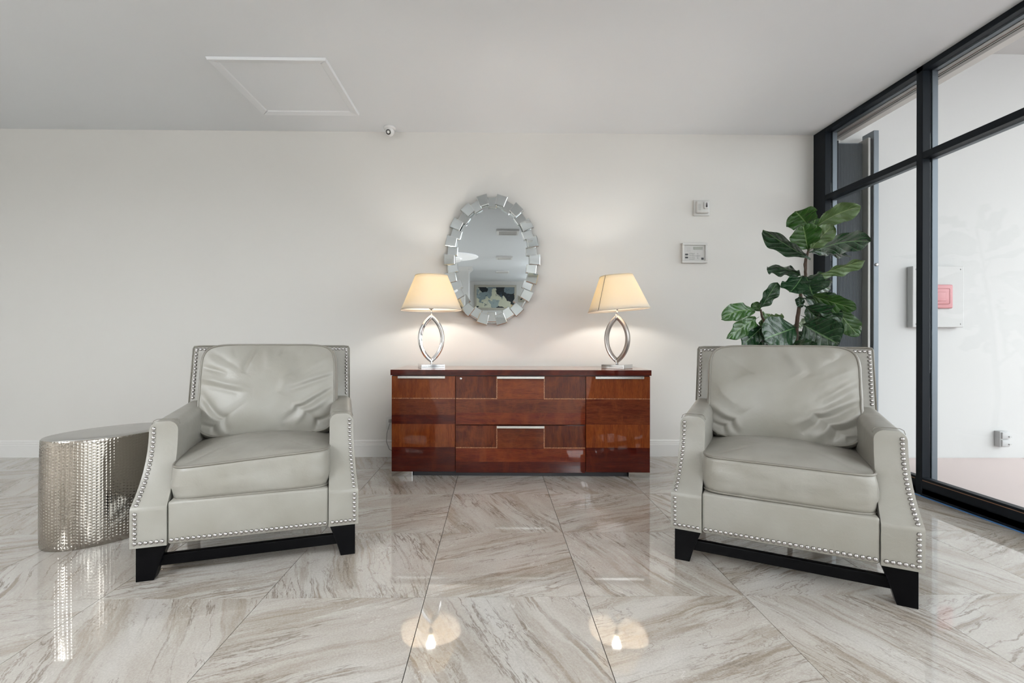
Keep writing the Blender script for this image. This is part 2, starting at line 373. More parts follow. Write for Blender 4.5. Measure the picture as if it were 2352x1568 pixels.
# outside: wall in line with the back wall, patio slab, soffit
M['ext'] = paint('exterior_stucco', (.52, .517, .51), .05, 40)
struct(box('wall_exterior', 2.9301, 6.2, 4.03, 4.2, -.3, 3.43, M['ext']))
struct(box('ceiling_exterior', X1 + .2602, 6.2, .4, 4.2, 3.4302, 3.6, M['ext']))
M['patio'] = paint('pink_concrete', (.60, .51, .49), .06, 30, .8)
pt = struct(box('ground_exterior', X1 + .2005, 14, -12, 8, -.5, -.045, M['grout']))
for i in range(3):
    for j in range(5):
        x0 = X1 + .202 + i * 1.6; y1 = 4.028 - (j * 1.9 if j else 0); y0 = 4.028 - 1.9 * (j + 1)
        box('slab', x0, x0 + 1.592, y0 + .008, y1, -.044, -.022, M['patio'], pt, .003, 1)

# accordion shutter folded against the wall outside
sh = tag(empty('folded_shutter', (2.79, 3.90, -.022)), 'dark fluted accordion shutter folded outside behind the fig plant', 'shutter')
bm = bmesh.new(); abox(bm, .03, .26, .03, .10, .0, 2.64); bmobj('slat_stack_core', bm, M['shutter'], sh)
for k in range(22):
    x = .036 + k * .0102
    bm = bmesh.new(); prism(bm, [(x, .03), (x + .0042, .020), (x + .0062, .020), (x + .0098, .03)], 2, 0.01, 2.63)
    bmobj('slat', bm, M['shutter'], sh)
box('side_post', 0, .03, -.02, .10, 0, 2.64, M['alu'], sh, .002, 1)
box('end_post', .262, .282, -.035, .10, 0, 2.66, M['track'], sh, .003, 1)
box('lock_post', .285, .305, -.02, .10, 0, 2.66, M['alu'], sh, .003, 1)
box('lead_post', .308, .352, -.035, .09, 0, 2.72, M['alu_light'], sh, .003, 1)
bm = bmesh.new(); lathe(bm, [(.0, 0), (.012, .001), (.012, .008), (.006, .012), (0.001, .012)], 14); o = bmobj('lock_knob', bm, M['satin'], sh, True); o.location = (.33, -.035, 1.62); o.rotation_euler = (PI / 2, 0, 0)

# blue tape on the floor along the sill
tag(box('blue_tape', 2.671, 2.686, Y0 + .2, 3.80, .0012, .0022, M['tape']), 'thin blue tape strip along the floor beside the dark window sill', 'tape')

# ------------------------------------------------------------------ things on the ceiling
M['hatch'] = paint('hatch_paint', (.78, .80, .82), .02, 25)
ht = tag(empty('access_hatch', (-1.413, 3.335, ZC)), 'white square access hatch with raised trim in the ceiling', 'hatch')
hx, hy = .37, .37
box('panel', -hx + .05, hx - .05, -hy + .05, hy - .045, -.004, -.0005, M['ceiling'], ht, .001, 1)
def mitre(name, side):
    w = .062; d = .018; bm = bmesh.new()
    # strip of trim along local x, mitred
    P = [(-hx, -hy), (hx, -hy), (hx - w, -hy + w), (-hx + w, -hy + w)]
    a = side * PI / 2
    def R(p, z): return (p[0] * math.cos(a) - p[1] * math.sin(a), p[0] * math.sin(a) + p[1] * math.cos(a), z)
    t_ = [(-hx + .006, -hy + .006), (hx - .006, -hy + .006), (hx - w + .003, -hy + w - .012), (-hx + w - .003, -hy + w - .012)]
    A = [bm.verts.new(R(p, -.0005)) for p in P]; B = [bm.verts.new(R(p, -d if k < 2 else -d * .55)) for k, p in enumerate(t_)]
    bm.faces.new(A); bm.faces.new(B)
    for i in range(4): bm.faces.new((A[i], A[(i + 1) % 4], B[(i + 1) % 4], B[i]))
    bevel_mod(bmobj(name, bm, M['hatch'], ht), .002, 2)
for s in range(4): mitre('trim_strip', s)

dc = tag(empty('security_camera', (-.862, 3.93, ZC)), 'small white dome security camera on the ceiling by the wall', 'camera')
bm = bmesh.new(); lathe(bm, [(.001, 0), (.047, 0), (.050, -.006), (.048, -.013), (.040, -.018), (.001, -.018)], 28); bmobj('base', bm, M['white_gloss'], dc, True)
bm = bmesh.new(); bmesh.ops.create_uvsphere(bm, u_segments=24, v_segments=16, radius=.039); o = bmobj('eyeball', bm, M['white_gloss'], dc, True); o.location = (0, 0, -.036)
d = Vector((-.12, -.93, -.45)).normalized(); q = d.to_track_quat('Z', 'Y')
bm = bmesh.new(); lathe(bm, [(.001, .004), (.019, .004), (.021, .001), (.021, -.01), (.001, -.01)], 20); o2 = bmobj('lens', bm, M['lens'], dc, True); o2.location = Vector((0, 0, -.036)) + d * .033; o2.rotation_euler = q.to_euler()
bm = bmesh.new(); tube(bm, [(math.cos(a) * .0215, math.sin(a) * .0215, .003) for a in [2 * PI * k / 24 for k in range(24)]], .0022, True, 6); o3 = bmobj('bezel', bm, M['grey_plastic'], dc, True); o3.location = o2.location; o3.rotation_euler = q.to_euler()

def vent(y, label):
    v = tag(empty('ceiling_vent', (.22, y, ZC)), label, 'vent', 'ceiling vents seen in the mirror')
    bm = bmesh.new()
    for s, (x0, x1, y0, y1) in enumerate(((-.19, .19, -.19, -.15), (-.19, .19, .15, .19), (-.19, -.15, -.15, .15), (.15, .19, -.15, .15))): abox(bm, x0, x1, y0, y1, -.035, -.0005, .004, 1)
    bmobj('frame', bm, M['trim'], v)
    box('backing', -.15, .15, -.15, .15, -.008, -.001, M['dark'], v)
    for k in range(5):
        s = box('slat', -.15, .15, -.012, .012, -.0015, .0015, M['trim'], v); s.location = (0, -.12 + k * .06, -.022); s.rotation_euler = (.6, 0, 0)
vent(-.16, 'white slatted ceiling vent seen highest and largest in the mirror')
vent(-3.1, 'white slatted ceiling vent seen in the middle of the mirror')
vent(-5.9, 'white slatted ceiling vent seen lowest and smallest in the mirror')
dl = tag(empty('round_ceiling_light', (-.97, -2.95, ZC)), 'round white dish ceiling light with a crystal bowl, seen in the mirror', 'ceiling light')
bm = bmesh.new(); lathe(bm, [(.30, -.06), (.45, -.055), (.58, -.03), (.60, -.015), (.58, -.001), (.30, -.001)], 48); bmobj('dish', bm, mat('dish_white', (.85, .85, .87), .4, emit=(1, .98, .95), estr=.55), dl, True)
bm = bmesh.new(); bmesh.ops.create_icosphere(bm, subdivisions=3, radius=.24)
for v in bm.verts: v.co.z = v.co.z * .35 - .075
bmobj('crystal_bowl', bm, mat('crystal', (.8, .8, .8), .1, spec=.9, emit=(1, .95, .9), estr=.4), dl)

# suspended up-and-down fill lamps, added behind the camera to brighten room and ceiling
def add_fill_lamp(x, y, w, label):
    t_ = tag(empty('fill_lamp', (x, y, ZC)), label, 'ceiling light', 'square fill lamps added behind the camera')
    bm = bmesh.new(); zl = -.42
    for (x0, x1, y0, y1) in ((-.47, .47, -.47, -.44), (-.47, .47, .44, .47), (-.47, -.44, -.44, .44), (.44, .47, -.44, .44)): abox(bm, x0, x1, y0, y1, zl - .03, zl + .03, .002, 1)
    bmobj('frame', bm, M['trim'], t_)
    for sx in (-.455, .455):
        bm = bmesh.new(); tube(bm, [(sx, 0, zl + .03), (sx * .2, 0, -.01)], .002, seg=5); bmobj('cable', bm, M['satin'], t_)
    box('canopy', -.12, .12, -.04, .04, -.02, -.0005, M['trim'], t_, .002, 1)
    for up, f in ((0, .30), (1, .70)):
        L = bpy.data.lights.new('fill_light', 'AREA'); L.shape = 'SQUARE'; L.size = .86; L.energy = w * f; L.color = (.95, .98, 1)
        lo = bpy.data.objects.new('fill_light', L); C.objects.link(lo); lo.parent = t_; lo.location = (0, 0, zl + (.012 if up else -.012)); lo.rotation_euler = (PI if up else 0, 0, 0)
for x, y, w, s in ((-2.9, -.9, 1.9, 'nearest the left armchair'), (2.0, -1.4, .6, 'nearest the right armchair'), (-3.2, -4.6, 1.5, 'further back on the left'), (2.05, -4.2, 1.0, 'further back on the right'), (2.05, -7.0, .7, 'far back right')):
    add_fill_lamp(x, y, FILL_W * w, 'square suspended fill lamp added behind the viewer, ' + s)

# painting on the far wall behind the camera (seen in the mirror)
pa = tag(empty('framed_painting', (.03, Y0, 2.15)), 'wide abstract painting in a pale frame, seen in the mirror', 'painting')
mpn = mat('abstract_canvas', (.6, .6, .5), .6); t = NT(mpn); v = t.coord(rot=(PI / 2, 0, 0))
vo = t.n('ShaderNodeTexVoronoi', distance='CHEBYCHEV'); vo.inputs['Scale'].default_value = 3.2
wn = t.n('ShaderNodeTexNoise'); wn.inputs['Scale'].default_value = 4; wn.inputs['Detail'].default_value = 8; t.l(v, wn.inputs['Vector'])
ma = t.n('ShaderNodeVectorMath', operation='MULTIPLY_ADD'); ma.inputs[1].default_value = (.35, .35, .35); t.l(wn.outputs['Color'], ma.inputs[0]); t.l(v, ma.inputs[2]); t.l(ma.outputs[0], vo.inputs['Vector'])
sp = t.n('ShaderNodeSeparateColor'); t.l(vo.outputs['Color'], sp.inputs[0])
c = t.ramp(sp.outputs[0], [(0, (.012, .016, .02)), (.24, (.015, .02, .025)), (.27, (.22, .28, .30)), (.40, (.35, .42, .42)), (.47, (.60, .60, .45)), (.85, (.66, .66, .52)), (.87, (.60, .44, .22))])
for e in t.t.nodes:
    if e.type == 'VALTORGB': e.color_ramp.interpolation = 'LINEAR'
n = t.noise(v, 7, 10, .75); c = t.mix(t.ramp(n, [(.58, (0, 0, 0)), (.62, (1, 1, 1))]), c, (.05, .09, .12)); t.l(c, t.b.inputs['Base Color'])
bm = bmesh.new(); abox(bm, -.66, .66, .012, .03, -.36, .36); bmobj('canvas', bm, mpn, pa)
bm = bmesh.new()
for (x0, x1, z0, z1) in ((-.735, .735, .36, .435), (-.735, .735, -.435, -.36), (-.735, -.66, -.36, .36), (.66, .735, -.36, .36)): abox(bm, x0, x1, .001, .045, z0, z1, .006, 2)
bmobj('frame', bm, mat('champagne_frame', (.50, .47, .40), .35, .3), pa)

# ------------------------------------------------------------------ credenza
cr = tag(empty('credenza', (.186, 3.405, 0), -.024), 'low glossy reddish wood credenza with doors, drawers and metal bar handles against the wall', 'cabinet')
HW = .923; D = .53
bm = bmesh.new(); abox(bm, -HW, HW, .022, D, .037, .7195, .001, 1); bmobj('body', bm, M['v_brown'], cr)
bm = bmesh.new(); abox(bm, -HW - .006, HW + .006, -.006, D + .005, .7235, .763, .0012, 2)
tp = bmobj('top', bm, [M['v_top'], M['v_top_sheen']], cr)
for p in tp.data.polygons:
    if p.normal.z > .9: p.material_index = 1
box('top_seam', -HW + .004, HW - .004, .004, D, .7195, .7235, M['dark'], cr)
for s in (-1, 1):
    for y0 in (.0, D - .09):
        x0, x1 = sorted((s * (HW - .002), s * (HW - .152)))
        box('foot', x0, x1, y0, y0 + .06, 0, .037, M['chrome'], cr, .0015, 1)
box('plinth', -HW + .155, HW - .155, .03, D - .05, .001, .037, M['dark'], cr)
def fz(y): return .7195 - (y - 157) * .000837
def front(name, x0, x1, ya, yb, cells, inlays):
    """a door or drawer front: carcass board with its veneer pieces and inlay strips"""
    g = .0022; z1, z0 = fz(ya), fz(yb)
    o = box(name, x0 + g, x1 - g, .0008, .021, z0 + g, z1 - g, M['v_dark'], cr, .0008, 1)
    for (u0, u1, y0, y1, m) in cells:
        box('veneer_panel', x0 + g + .0006 if u0 is None else u0, x1 - g - .0006 if u1 is None else u1, -.0002, .001, max(fz(y1), z0 + g + .0006), min(fz(y0), z1 - g - .0006), M[m], o)
    for (u0, u1, y0, y1) in inlays:
        box('inlay_strip', x0 + g + .0006 if u0 is None else u0, x1 - g - .0006 if u1 is None else u1, -.0006, .001, fz(y1), fz(y0), M['inlay'], o)
    return o
N = None
xl, xr = -.464, .464
xa, xm = -.77, -.62
for nm, x0, x1, mid in (('door', -HW, xl, (-.75, -.61)), ('door', xr, HW, (.63, .76))):
    m0, m1 = mid
    dd = front(nm, x0, x1, 157, 976, [(N, m0, 157, 345, 'v_amber'), (m0 + .0003, N, 157, 345, 'v_amber'), (N, N, 353, 490, 'v_brown'), (N, N, 490.5, 567, 'v_dark' if x0 < 0 else 'v_brown'),
        (N, m1, 567.5, 765, 'v_amber'), (m1 + .0003, N, 567.5, 765, 'v_amber'), (N, N, 765.5, 976, 'v_dark')], [(N, N, 346, 352.5)])
    if x0 < 0: h0, h1 = -.873, -.537
    else: h0, h1 = .530, .872
    hd = box('handle', h0, h1, -.022, -.0007, .7015, .718, M['satin'], dd, .0015, 2)
    if x0 > 0:
        cu = bpy.data.curves.new('maker_mark', 'FONT'); cu.body = 'EP'; cu.size = .011; cu.extrude = .0002; cu.align_x = 'CENTER'
        tx = bpy.data.objects.new('maker_mark', cu); C.objects.link(tx); tx.parent = hd; cu.materials.append(M['dark']); tx.location = (h1 - .016, -.0222, .7055); tx.rotation_euler = (PI / 2, 0, 0)
        bpy.context.view_layer.update(); me = bpy.data.meshes.new_from_object(tx); t2 = bpy.data.objects.new('maker_mark', me); C.objects.link(t2); t2.parent = hd; t2.location = tx.location; t2.rotation_euler = (PI / 2, 0, 0); bpy.data.objects.remove(tx); t2.name = 'maker_mark'
for k, (ya, yb, s0, s1) in enumerate(((157, 572, 'v_darkv', 'v_flame'), (577, 983, 'v_darkv', 'v_brown'))):
    o_ = ya - 157; cut = 350 + (o_ if not k else 418)
    if k: cut = 768
    dr = front('drawer', xl, xr, ya, yb, [(N, -.173, ya, cut - 4, s0), (.173, N, ya, cut - 4, s0), (-.165, .165, ya, cut + 4, s1), (N, -.165, cut + 4.5, cut + 8, 'v_flame'), (.165, N, cut + 4.5, cut + 8, 'v_flame'),
        (N, N, cut + 8.5, cut + 120, 'v_brown' if not k else 'v_red'), (N, N, cut + 120.5, yb, 'v_red' if not k else 'v_dark')],
        [(N, -.166, cut - 3.5, cut + 4), (.166, N, cut - 3.5, cut + 4), (-.172, -.1655, ya + 5, cut - 4), (.1655, .172, ya + 5, cut - 4)])
    zt = fz(ya) - .002
    box('handle', -.169, .169, -.022, -.0007, zt - .0165, zt, M['satin'], dr, .0015, 2)
    if not k:
        bm = bmesh.new(); lathe(bm, [(.001, 0), (.0085, 0), (.0085, .004), (.007, .006), (.001, .006)], 20); o = bmobj('lock', bm, M['chrome'], dr, True); o.location = (-.426, -.0003, .700); o.rotation_euler = (PI / 2, 0, 0)
        box('keyhole', -.427, -.425, -.0068, -.0062, .6965, .7035, M['dark'], dr)

# ------------------------------------------------------------------ table lamps
def lamp(loc, rz, tilt, label, rm, sm_, seams, sr):
    L = tag(empty('table_lamp', loc, rz), label, 'lamp', 'table lamps on the credenza')
    box('base', -.0875, .0875, -.0875, .0875, 0, .032, M['chrome'], L, .002, 2)
    H, w = .183, .100; R = (H * H + w * w) / (2 * w); zc = .222; th = .031; dp = .020
    a0 = math.asin(H / R)
    bm = bmesh.new(); rings = []
    N_ = 30
    for s in (-1, 1):
        ring = []
        for k in range(N_ + 1):
            a = -a0 + 2 * a0 * k / N_
            row = []
            for (rr, yy) in ((R, -dp * .55), (R, dp * .55), (R - th * .35, dp), (R - th, dp * .6), (R - th, -dp * .6), (R - th * .35, -dp)):
                x = rr * math.cos(a) - (R - w); z = rr * math.sin(a)
                x = max(x, .0008); row.append(bm.verts.new((s * x, yy, zc + z)))
            ring.append(row)
        for A, B in zip(ring, ring[1:]):
            for k in range(6): bm.faces.new((A[k], A[(k + 1) % 6], B[(k + 1) % 6], B[k]))
        bm.faces.new(ring[0]); bm.faces.new(ring[-1])
    bevel_mod(bmobj('ring', bm, rm, L, True), .002, 2, 25)
    bm = bmesh.new(); abox(bm, -.005, .005, -.019, .019, .032, .062, .002, 2); bmobj('lower_clamp', bm, M['chrome'], L, True)
    bm = bmesh.new(); abox(bm, -.006, .006, -.019, .019, .375, .408, .002, 2); tube(bm, [(0, 0, .40), (0, 0, .445)], .006, seg=12); bmobj('neck', bm, M['chrome'], L, True)
    bm = bmesh.new(); lathe(bm, [(.001, .445), (.016, .445), (.017, .45), (.017, .475), (.012, .48), (.001, .48)], 20); bmobj('socket', bm, M['white'], L, True)
    bm = bmesh.new(); lathe(bm, [(.001, .48), (.012, .482), (.016, .495), (.0235, .512), (.024, .522), (.018, .531), (.001, .534)], 20); bmobj('bulb', bm, M['bulb'], L, True)
    # harp wires
    bm = bmesh.new()
    tube(bm, [(-.03 * math.sin(PI * k / 12) - .004, 0, .45 + .245 * k / 12) for k in range(13)], .0012, seg=5); tube(bm, [(.03 * math.sin(PI * k / 12) + .004, 0, .45 + .245 * k / 12) for k in range(13)], .0012, seg=5)
    bmobj('harp', bm, M['satin'], L, True)
    # shade: soft square frustum
    S = empty('shade_holder', (0, 0, 0))
    bpy.data.objects.remove(S)
    z0, z1 = .435, .700; r0, r1 = .224, .117; n = 72; e = 2.7
    def ring_(r, z):
        out = []
        for k in range(n):
            a = 2 * PI * k / n; f = (abs(math.cos(a)) ** e + abs(math.sin(a)) ** e) ** (-1 / e)
            out.append(Vector((r * f * math.cos(a), r * f * math.sin(a), z)))
        return out
    Rt = Matrix.Translation((0, 0, .57)) @ Matrix.Rotation(tilt, 4, 'Y') @ Matrix.Rotation(-rz, 4, 'Z') @ Matrix.Translation((0, 0, -.57))
    Rt = Matrix.Translation((0, 0, .57)) @ Matrix.Rotation(-rz, 4, 'Z') @ Matrix.Rotation(tilt, 4, 'Y') @ Matrix.Rotation(rz + sr, 4, 'Z') @ Matrix.Translation((0, 0, -.57))
    bm = bmesh.new(); rows = []
    for k in range(9):
        t_ = k / 8; rows.append([bm.verts.new(Rt @ v) for v in ring_(r0 + (r1 - r0) * t_ , z0 + (z1 - z0) * t_)])
    for A, B in zip(rows, rows[1:]):
        for k in range(n): bm.faces.new((A[k], A[(k + 1) % n], B[(k + 1) % n], B[k]))
    so = bmobj('shade', bm, M['shade'], L, True); sm = so.modifiers.new('solid', 'SOLIDIFY'); sm.thickness = .0015
    for nm, r, z in (('lower_hem', r0, z0 + .004), ('upper_hem', r1, z1 - .004)):
        bm = bmesh.new(); f = (z - z0) / (z1 - z0); tube(bm, [Rt @ v for v in ring_((r0 + (r1 - r0) * f) * 1.004, z)], .0028, True, 6); bmobj(nm, bm, M['shade'], so, True)
    for k in seams:
        a = PI / 4 * k; f = (2 * abs(math.cos(a)) ** e) ** (-1 / e)
        bm = bmesh.new(); tube(bm, [Rt @ Vector((r * f * math.cos(a), r * f * math.sin(a), z)) for r, z in ((r0 * 1.004, z0), (r1 * 1.004, z1))], .0022, seg=6); bmobj('seam', bm, sm_, so, True)
    # spider wires
    bm = bmesh.new()
    for k in range(4):
        a = PI / 2 * k; tube(bm, [Rt @ Vector((0, 0, .692)), Rt @ Vector((r1 * math.cos(a), r1 * math.sin(a), .692))], .0012, seg=5)
    bmobj('spider', bm, M['satin'], so, True)
    P = bpy.data.lights.new('bulb_light', 'POINT'); P.energy = BULB_W; P.color = (1, .95, .88); P.shadow_soft_size = .03
    po = bpy.data.objects.new('bulb_light', P); C.objects.link(po); po.parent = L; po.location = (0, 0, .56)
    return L
lamp((-.478, 3.615, .7632), math.radians(17), 0, 'chrome oval-ring table lamp with cream shade, left end of the credenza', M['chrome'], M['shade'], (1, 3), 0)
lr = lamp((.922, 3.585, .7632), math.radians(-38), math.radians(-4.2), 'chrome oval-ring table lamp with slightly tilted cream shade, right end of the credenza', mat('darker_ring_metal', (.36, .33, .31), .3, 1), M['piping'], (5,), math.radians(33))  # ring metal darker and rougher than on the left lamp
bm = bmesh.new(); tube(bm, [(-.085, .02, .006), (-.13, .05, .004), (-.17, .11, .003), (-.20, .20, .003), (-.16, .27, .003)], .003, seg=8); bmobj('cord', bm, M['white'], lr, True)

# ------------------------------------------------------------------ mirror
mz = 1.640
mr = tag(empty('wall_mirror', (-.022, Y1 - .003, mz)), 'oval wall mirror with a border of mirrored blocks above the credenza', 'mirror')
mr.rotation_euler = (math.radians(.75), 0, 0)
def oval(bm, a, b, y0, y1, n=96):
    prism(bm, [(a * math.cos(2 * PI * k / n), b * math.sin(2 * PI * k / n)) for k in range(n)], 1, y0, y1)
bm = bmesh.new(); oval(bm, .375, .525, -.008, -.022); bmobj('backing', bm, M['mirror_tile'], mr)
bm = bmesh.new(); oval(bm, .300, .445, -.0222, -.027); bmobj('mirror_glass', bm, M['mirror'], mr)
def block(w0, w1, l, y0, y1, ch=.0042):
    """trapezoid block, narrow end towards the centre; bright chamfers"""
    bm = bmesh.new()
    a = [(-w0 / 2, 0), (w0 / 2, 0), (w1 / 2, l), (-w1 / 2, l)]; c_ = [(-w0 / 2 + ch, ch), (w0 / 2 - ch, ch), (w1 / 2 - ch, l - ch), (-w1 / 2 + ch, l - ch)]
    A = [bm.verts.new((x, y0, z)) for x, z in a]; B = [bm.verts.new((x, y1 + ch * .6, z)) for x, z in a]; F = [bm.verts.new((x, y1, z)) for x, z in c_]
    bm.faces.new(A)
    for i in range(4):
        j = (i + 1) % 4; bm.faces.new((A[i], A[j], B[j], B[i])); f = bm.faces.new((B[i], B[j], F[j], F[i])); f.material_index = 1
    bm.faces.new(F); bmesh.ops.recalc_face_normals(bm, faces=bm.faces)
    me = bpy.data.meshes.new('mirror_block'); bm.to_mesh(me); bm.free(); me.materials.append(M['mirror_tile']); me.materials.append(M['mirror_edge']); return me
outer = block(.076, .090, .088, -.022, -.074); inner = block(.070, .083, .084, -.0225, -.056)
# equal arc spacing on an ellipse
pts = [(.35 * math.sin(2 * PI * k / 3600), .49 * math.cos(2 * PI * k / 3600)) for k in range(3601)]
acc = [0]
for p, q in zip(pts, pts[1:]): acc.append(acc[-1] + math.hypot(p[0] - q[0], p[1] - q[1]))
for k in range(36):
    s = acc[-1] * k / 36; i = min(range(3600), key=lambda q: abs(acc[q] - s)); th = 2 * PI * i / 3600
    a, b = (.352, .495) if k % 2 else (.326, .474)
    cx, cz = a * math.sin(th), b * math.cos(th); nx, nz = math.sin(th) / a, math.cos(th) / b; L_ = math.hypot(nx, nz); nx /= L_; nz /= L_
    ang = math.atan2(nx, nz)
    o = bpy.data.objects.new('outer_block' if k % 2 else 'inner_block', outer if k % 2 else inner); C.objects.link(o); o.parent = mr
    l_ = .086 if k % 2 else .082
    o.location = (cx - nx * l_ / 2, 0, cz - nz * l_ / 2)
    tilt = random.uniform(-.06, .06)
    o.rotation_euler = Matrix.Rotation(ang, 3, 'Y').to_euler()
    o.rotation_euler.rotate(Matrix.Rotation(random.uniform(-.06, .06), 3, 'Z')); o.rotation_euler.rotate(Matrix.Rotation(tilt, 3, 'X'))

# ------------------------------------------------------------------ small things on the wall
st = tag(empty('alarm_strobe', (1.743, Y1, 2.093)), 'white fire alarm strobe high on the wall above the keypad panel', 'alarm')
box('back_plate', -.067, .067, -.014, -.0005, -.067, .067, M['white'], st, .003, 2, True)
box('body', -.052, .052, -.040, -.0142, -.050, .052, M['white'], st, .008, 3, True)
box('strobe_lens', .006, .038, -.056, -.0402, -.018, .040, M['white_gloss'], st, .006, 3, True)
box('strobe_bulb', .014, .030, -.0575, -.0562, -.008, .032, M['chrome'], st, .001, 1)
for k in range(6): box('speaker_slot', -.040, -.018, -.0412, -.0402, -.026 + k * .009, -.0225 + k * .009, M['grey_plastic'], st)
kp = tag(empty('keypad_panel', (1.681, Y1, 1.711)), 'grey control keypad with small screen in a wall frame, below the strobe', 'control panel')
bm = bmesh.new()
for (x0, x1, z0, z1) in ((-.107, .107, .065, .084), (-.107, .107, -.084, -.065), (-.107, -.088, -.065, .065), (.088, .107, -.065, .065)): abox(bm, x0, x1, -.028, -.0005, z0, z1, .003, 2)
bmobj('bezel', bm, M['white'], kp)
box('face', -.088, .088, -.014, -.0006, -.065, .065, mat('panel_face', (.56, .555, .54), .4), kp)
box('screen', -.008, .070, -.0165, -.0142, .030, .052, mat('lcd', (.33, .34, .30), .15), kp, .001, 1)
for r in range(4):
    for c_ in range(4): box('key', -.042 + c_ * .012, -.034 + c_ * .012, -.0165, -.0142, -.052 + r * .0155, -.046 + r * .0155, M['grey_plastic'], kp, .0005, 1)
for r in range(2): box('function_key', -.078, -.054, -.017, -.0142, -.044 + r * .026, -.031 + r * .026, M['dark'], kp, .001, 1)
for k, (dx, dz) in enumerate(((0, .018), (0, -.018), (-.018, 0), (.018, 0), (0, 0))):
    bm = bmesh.new(); s = .006
    pg = {0: [(-s, -s * .6), (s, -s * .6), (0, s)], 1: [(-s, s * .6), (s, s * .6), (0, -s)], 2: [(s, -s * .7), (s, s * .7), (-s, 0)], 3: [(-s, -s * .7), (-s, s * .7), (s, 0)], 4: [(-s, -s), (s, -s), (s, s), (-s, s)]}[k]
    prism(bm, [(.029 + dx + p[0], -.028 + dz + p[1] + .005) for p in pg], 1, -.0165, -.0142); bmobj('arrow_key', bm, M['grey_plastic'], kp)
box('key_cover', .058, .078, -.0175, -.0142, -.055, -.038, M['dark'], kp, .001, 1)
bm = bmesh.new()
for r in range(5): abox(bm, -.066, -.032, -.0148, -.0142, .010 + r * .0085, .0125 + r * .0085)
bmobj('label_lines', bm, M['grey_plastic'], kp)
ou = tag(empty('wall_outlet', (-.868, Y1, .284)), 'white wall outlet plate low on the wall, left of the credenza', 'outlet')
box('plate', -.036, .036, -.006, -.0005, -.057, .057, M['white'], ou, .002, 2, True)
for s in (-1, 1): box('socket', -.017, .017, -.0075, -.0062, s * .02 - .014, s * .02 + .014, M['white'], ou, .001, 1)
bm = bmesh.new(); zz = []
tube(bm, [(-.868, Y1 - .012, .30), (-.872, Y1 - .035, .27), (-.893, Y1 - .03, .20), (-.895, Y1 - .035, .13), (-.87, Y1 - .04, .07), (-.80, Y1 - .035, .03), (-.70, Y1 - .03, .005), (-.60, Y1 - .03, .004)], .0035, seg=8)
pc = bmobj('power_cord', bm, M['cord'], None, True); tag(pc, 'thin grey cord curving down from the wall outlet behind the credenza', 'cord')
box('plug', -.880, -.856, Y1 - .030, Y1 - .0082, .288, .316, M['cord'], pc, .003, 2, True)
# outside
eb = tag(empty('call_station', (3.735, 4.03, 1.348)), 'flat white box with a red square alarm station, on the wall outside the window', 'alarm')
box('backplate', -.219, .219, -.06, -.0005, -.258, .258, M['ext'], eb, .006, 2)
for sx in (-1, 1):
    for sz in (-1, 1):
        bm = bmesh.new(); lathe(bm, [(.001, 0), (.006, 0), (.005, .003), (.001, .004)], 10); o = bmobj('screw', bm, M['grey_plastic'], eb, True); o.location = (sx * .19, -.06, sz * .23); o.rotation_euler = (PI / 2, 0, 0)
rb = box('red_cover', -.155, .105, -.085, -.0605, -.10, .10, M['red'], eb, .012, 3, True)
box('raised_panel', -.118, .068, -.092, -.0852, -.066, .066, M['red'], rb, .008, 2, True)
box('pull_handle', -.075, .030, -.098, -.0925, -.040, .036, M['red'], rb, .004, 2, True)
eo = tag(empty('outdoor_outlet', (4.315, 4.03, .145)), 'grey weatherproof outlet low on the wall outside the window', 'outlet')
M['og'] = mat('outdoor_grey', (.45, .45, .45), .5)
box('box', -.04, .04, -.05, -.0005, -.066, .066, M['og'], eo, .004, 2, True)
for s in (0, 1):
    box('flip_cover', -.032, .034, -.062, -.0502, s * .064 - .058, s * .064 - .004, M['og'], eo, .003, 2, True)
    box('cover_tab', .02, .040, -.070, -.0622, s * .064 - .045, s * .064 - .035, M['grey_plastic'], eo, .001, 1)

# ------------------------------------------------------------------ hammered drum
dr = tag(empty('drum_table', (-1.945, 2.475, 0), math.radians(60)), 'oval hammered silver metal drum table beside the left armchair', 'side table')
def drum():
    a, b = .285, .188; n = 96; me = bpy.data.meshes.new('drum_side'); bm = bmesh.new(); uvl = bm.loops.layers.uv.new('UVMap')
    P = [(a * math.cos(2 * PI * k / n), b * math.sin(2 * PI * k / n)) for k in range(n)]
    arc = [0]
    for k in range(n): arc.append(arc[-1] + math.hypot(P[(k + 1) % n][0] - P[k][0], P[(k + 1) % n][1] - P[k][1]))
    prof = [(0, .985), (.004, .997), (.03, 1.008), (.1, 1.01), (.25, 1.008), (.4, 1), (.47, .995), (.495, .994), (.502, .990), (.505, .980)]
    rings = [[bm.verts.new((p[0] * s, p[1] * s, z)) for p in P] for z, s in prof]
    for r in range(len(prof) - 1):
        for k in range(n):
            f = bm.faces.new((rings[r][k], rings[r][(k + 1) % n], rings[r + 1][(k + 1) % n], rings[r + 1][k]))
            for lp, (uu, vv) in zip(f.loops, ((arc[k], prof[r][0]), (arc[k + 1], prof[r][0]), (arc[k + 1], prof[r + 1][0]), (arc[k], prof[r + 1][0]))): lp[uvl].uv = (uu, vv)
    bm.faces.new(rings[0]); bmesh.ops.recalc_face_normals(bm, faces=bm.faces); bm.to_mesh(me); bm.free()
    link('drum', me, M['hammered'], dr, True)
    bm = bmesh.new(); rows = [[bm.verts.new((p[0] * s, p[1] * s, z)) for p in P] for s, z in ((.982, .5045), (.975, .507), (.6, .507), (.2, .507))]
    for A, B in zip(rows, rows[1:]):
        for k in range(n): bm.faces.new((A[k], A[(k + 1) % n], B[(k + 1) % n], B[k]))
    bm.faces.new(rows[-1]); bm.faces.new(rows[0])
    bmobj('top', bm, mat('drum_top_metal', (.55, .54, .52), .38, .85), dr, True)
drum()

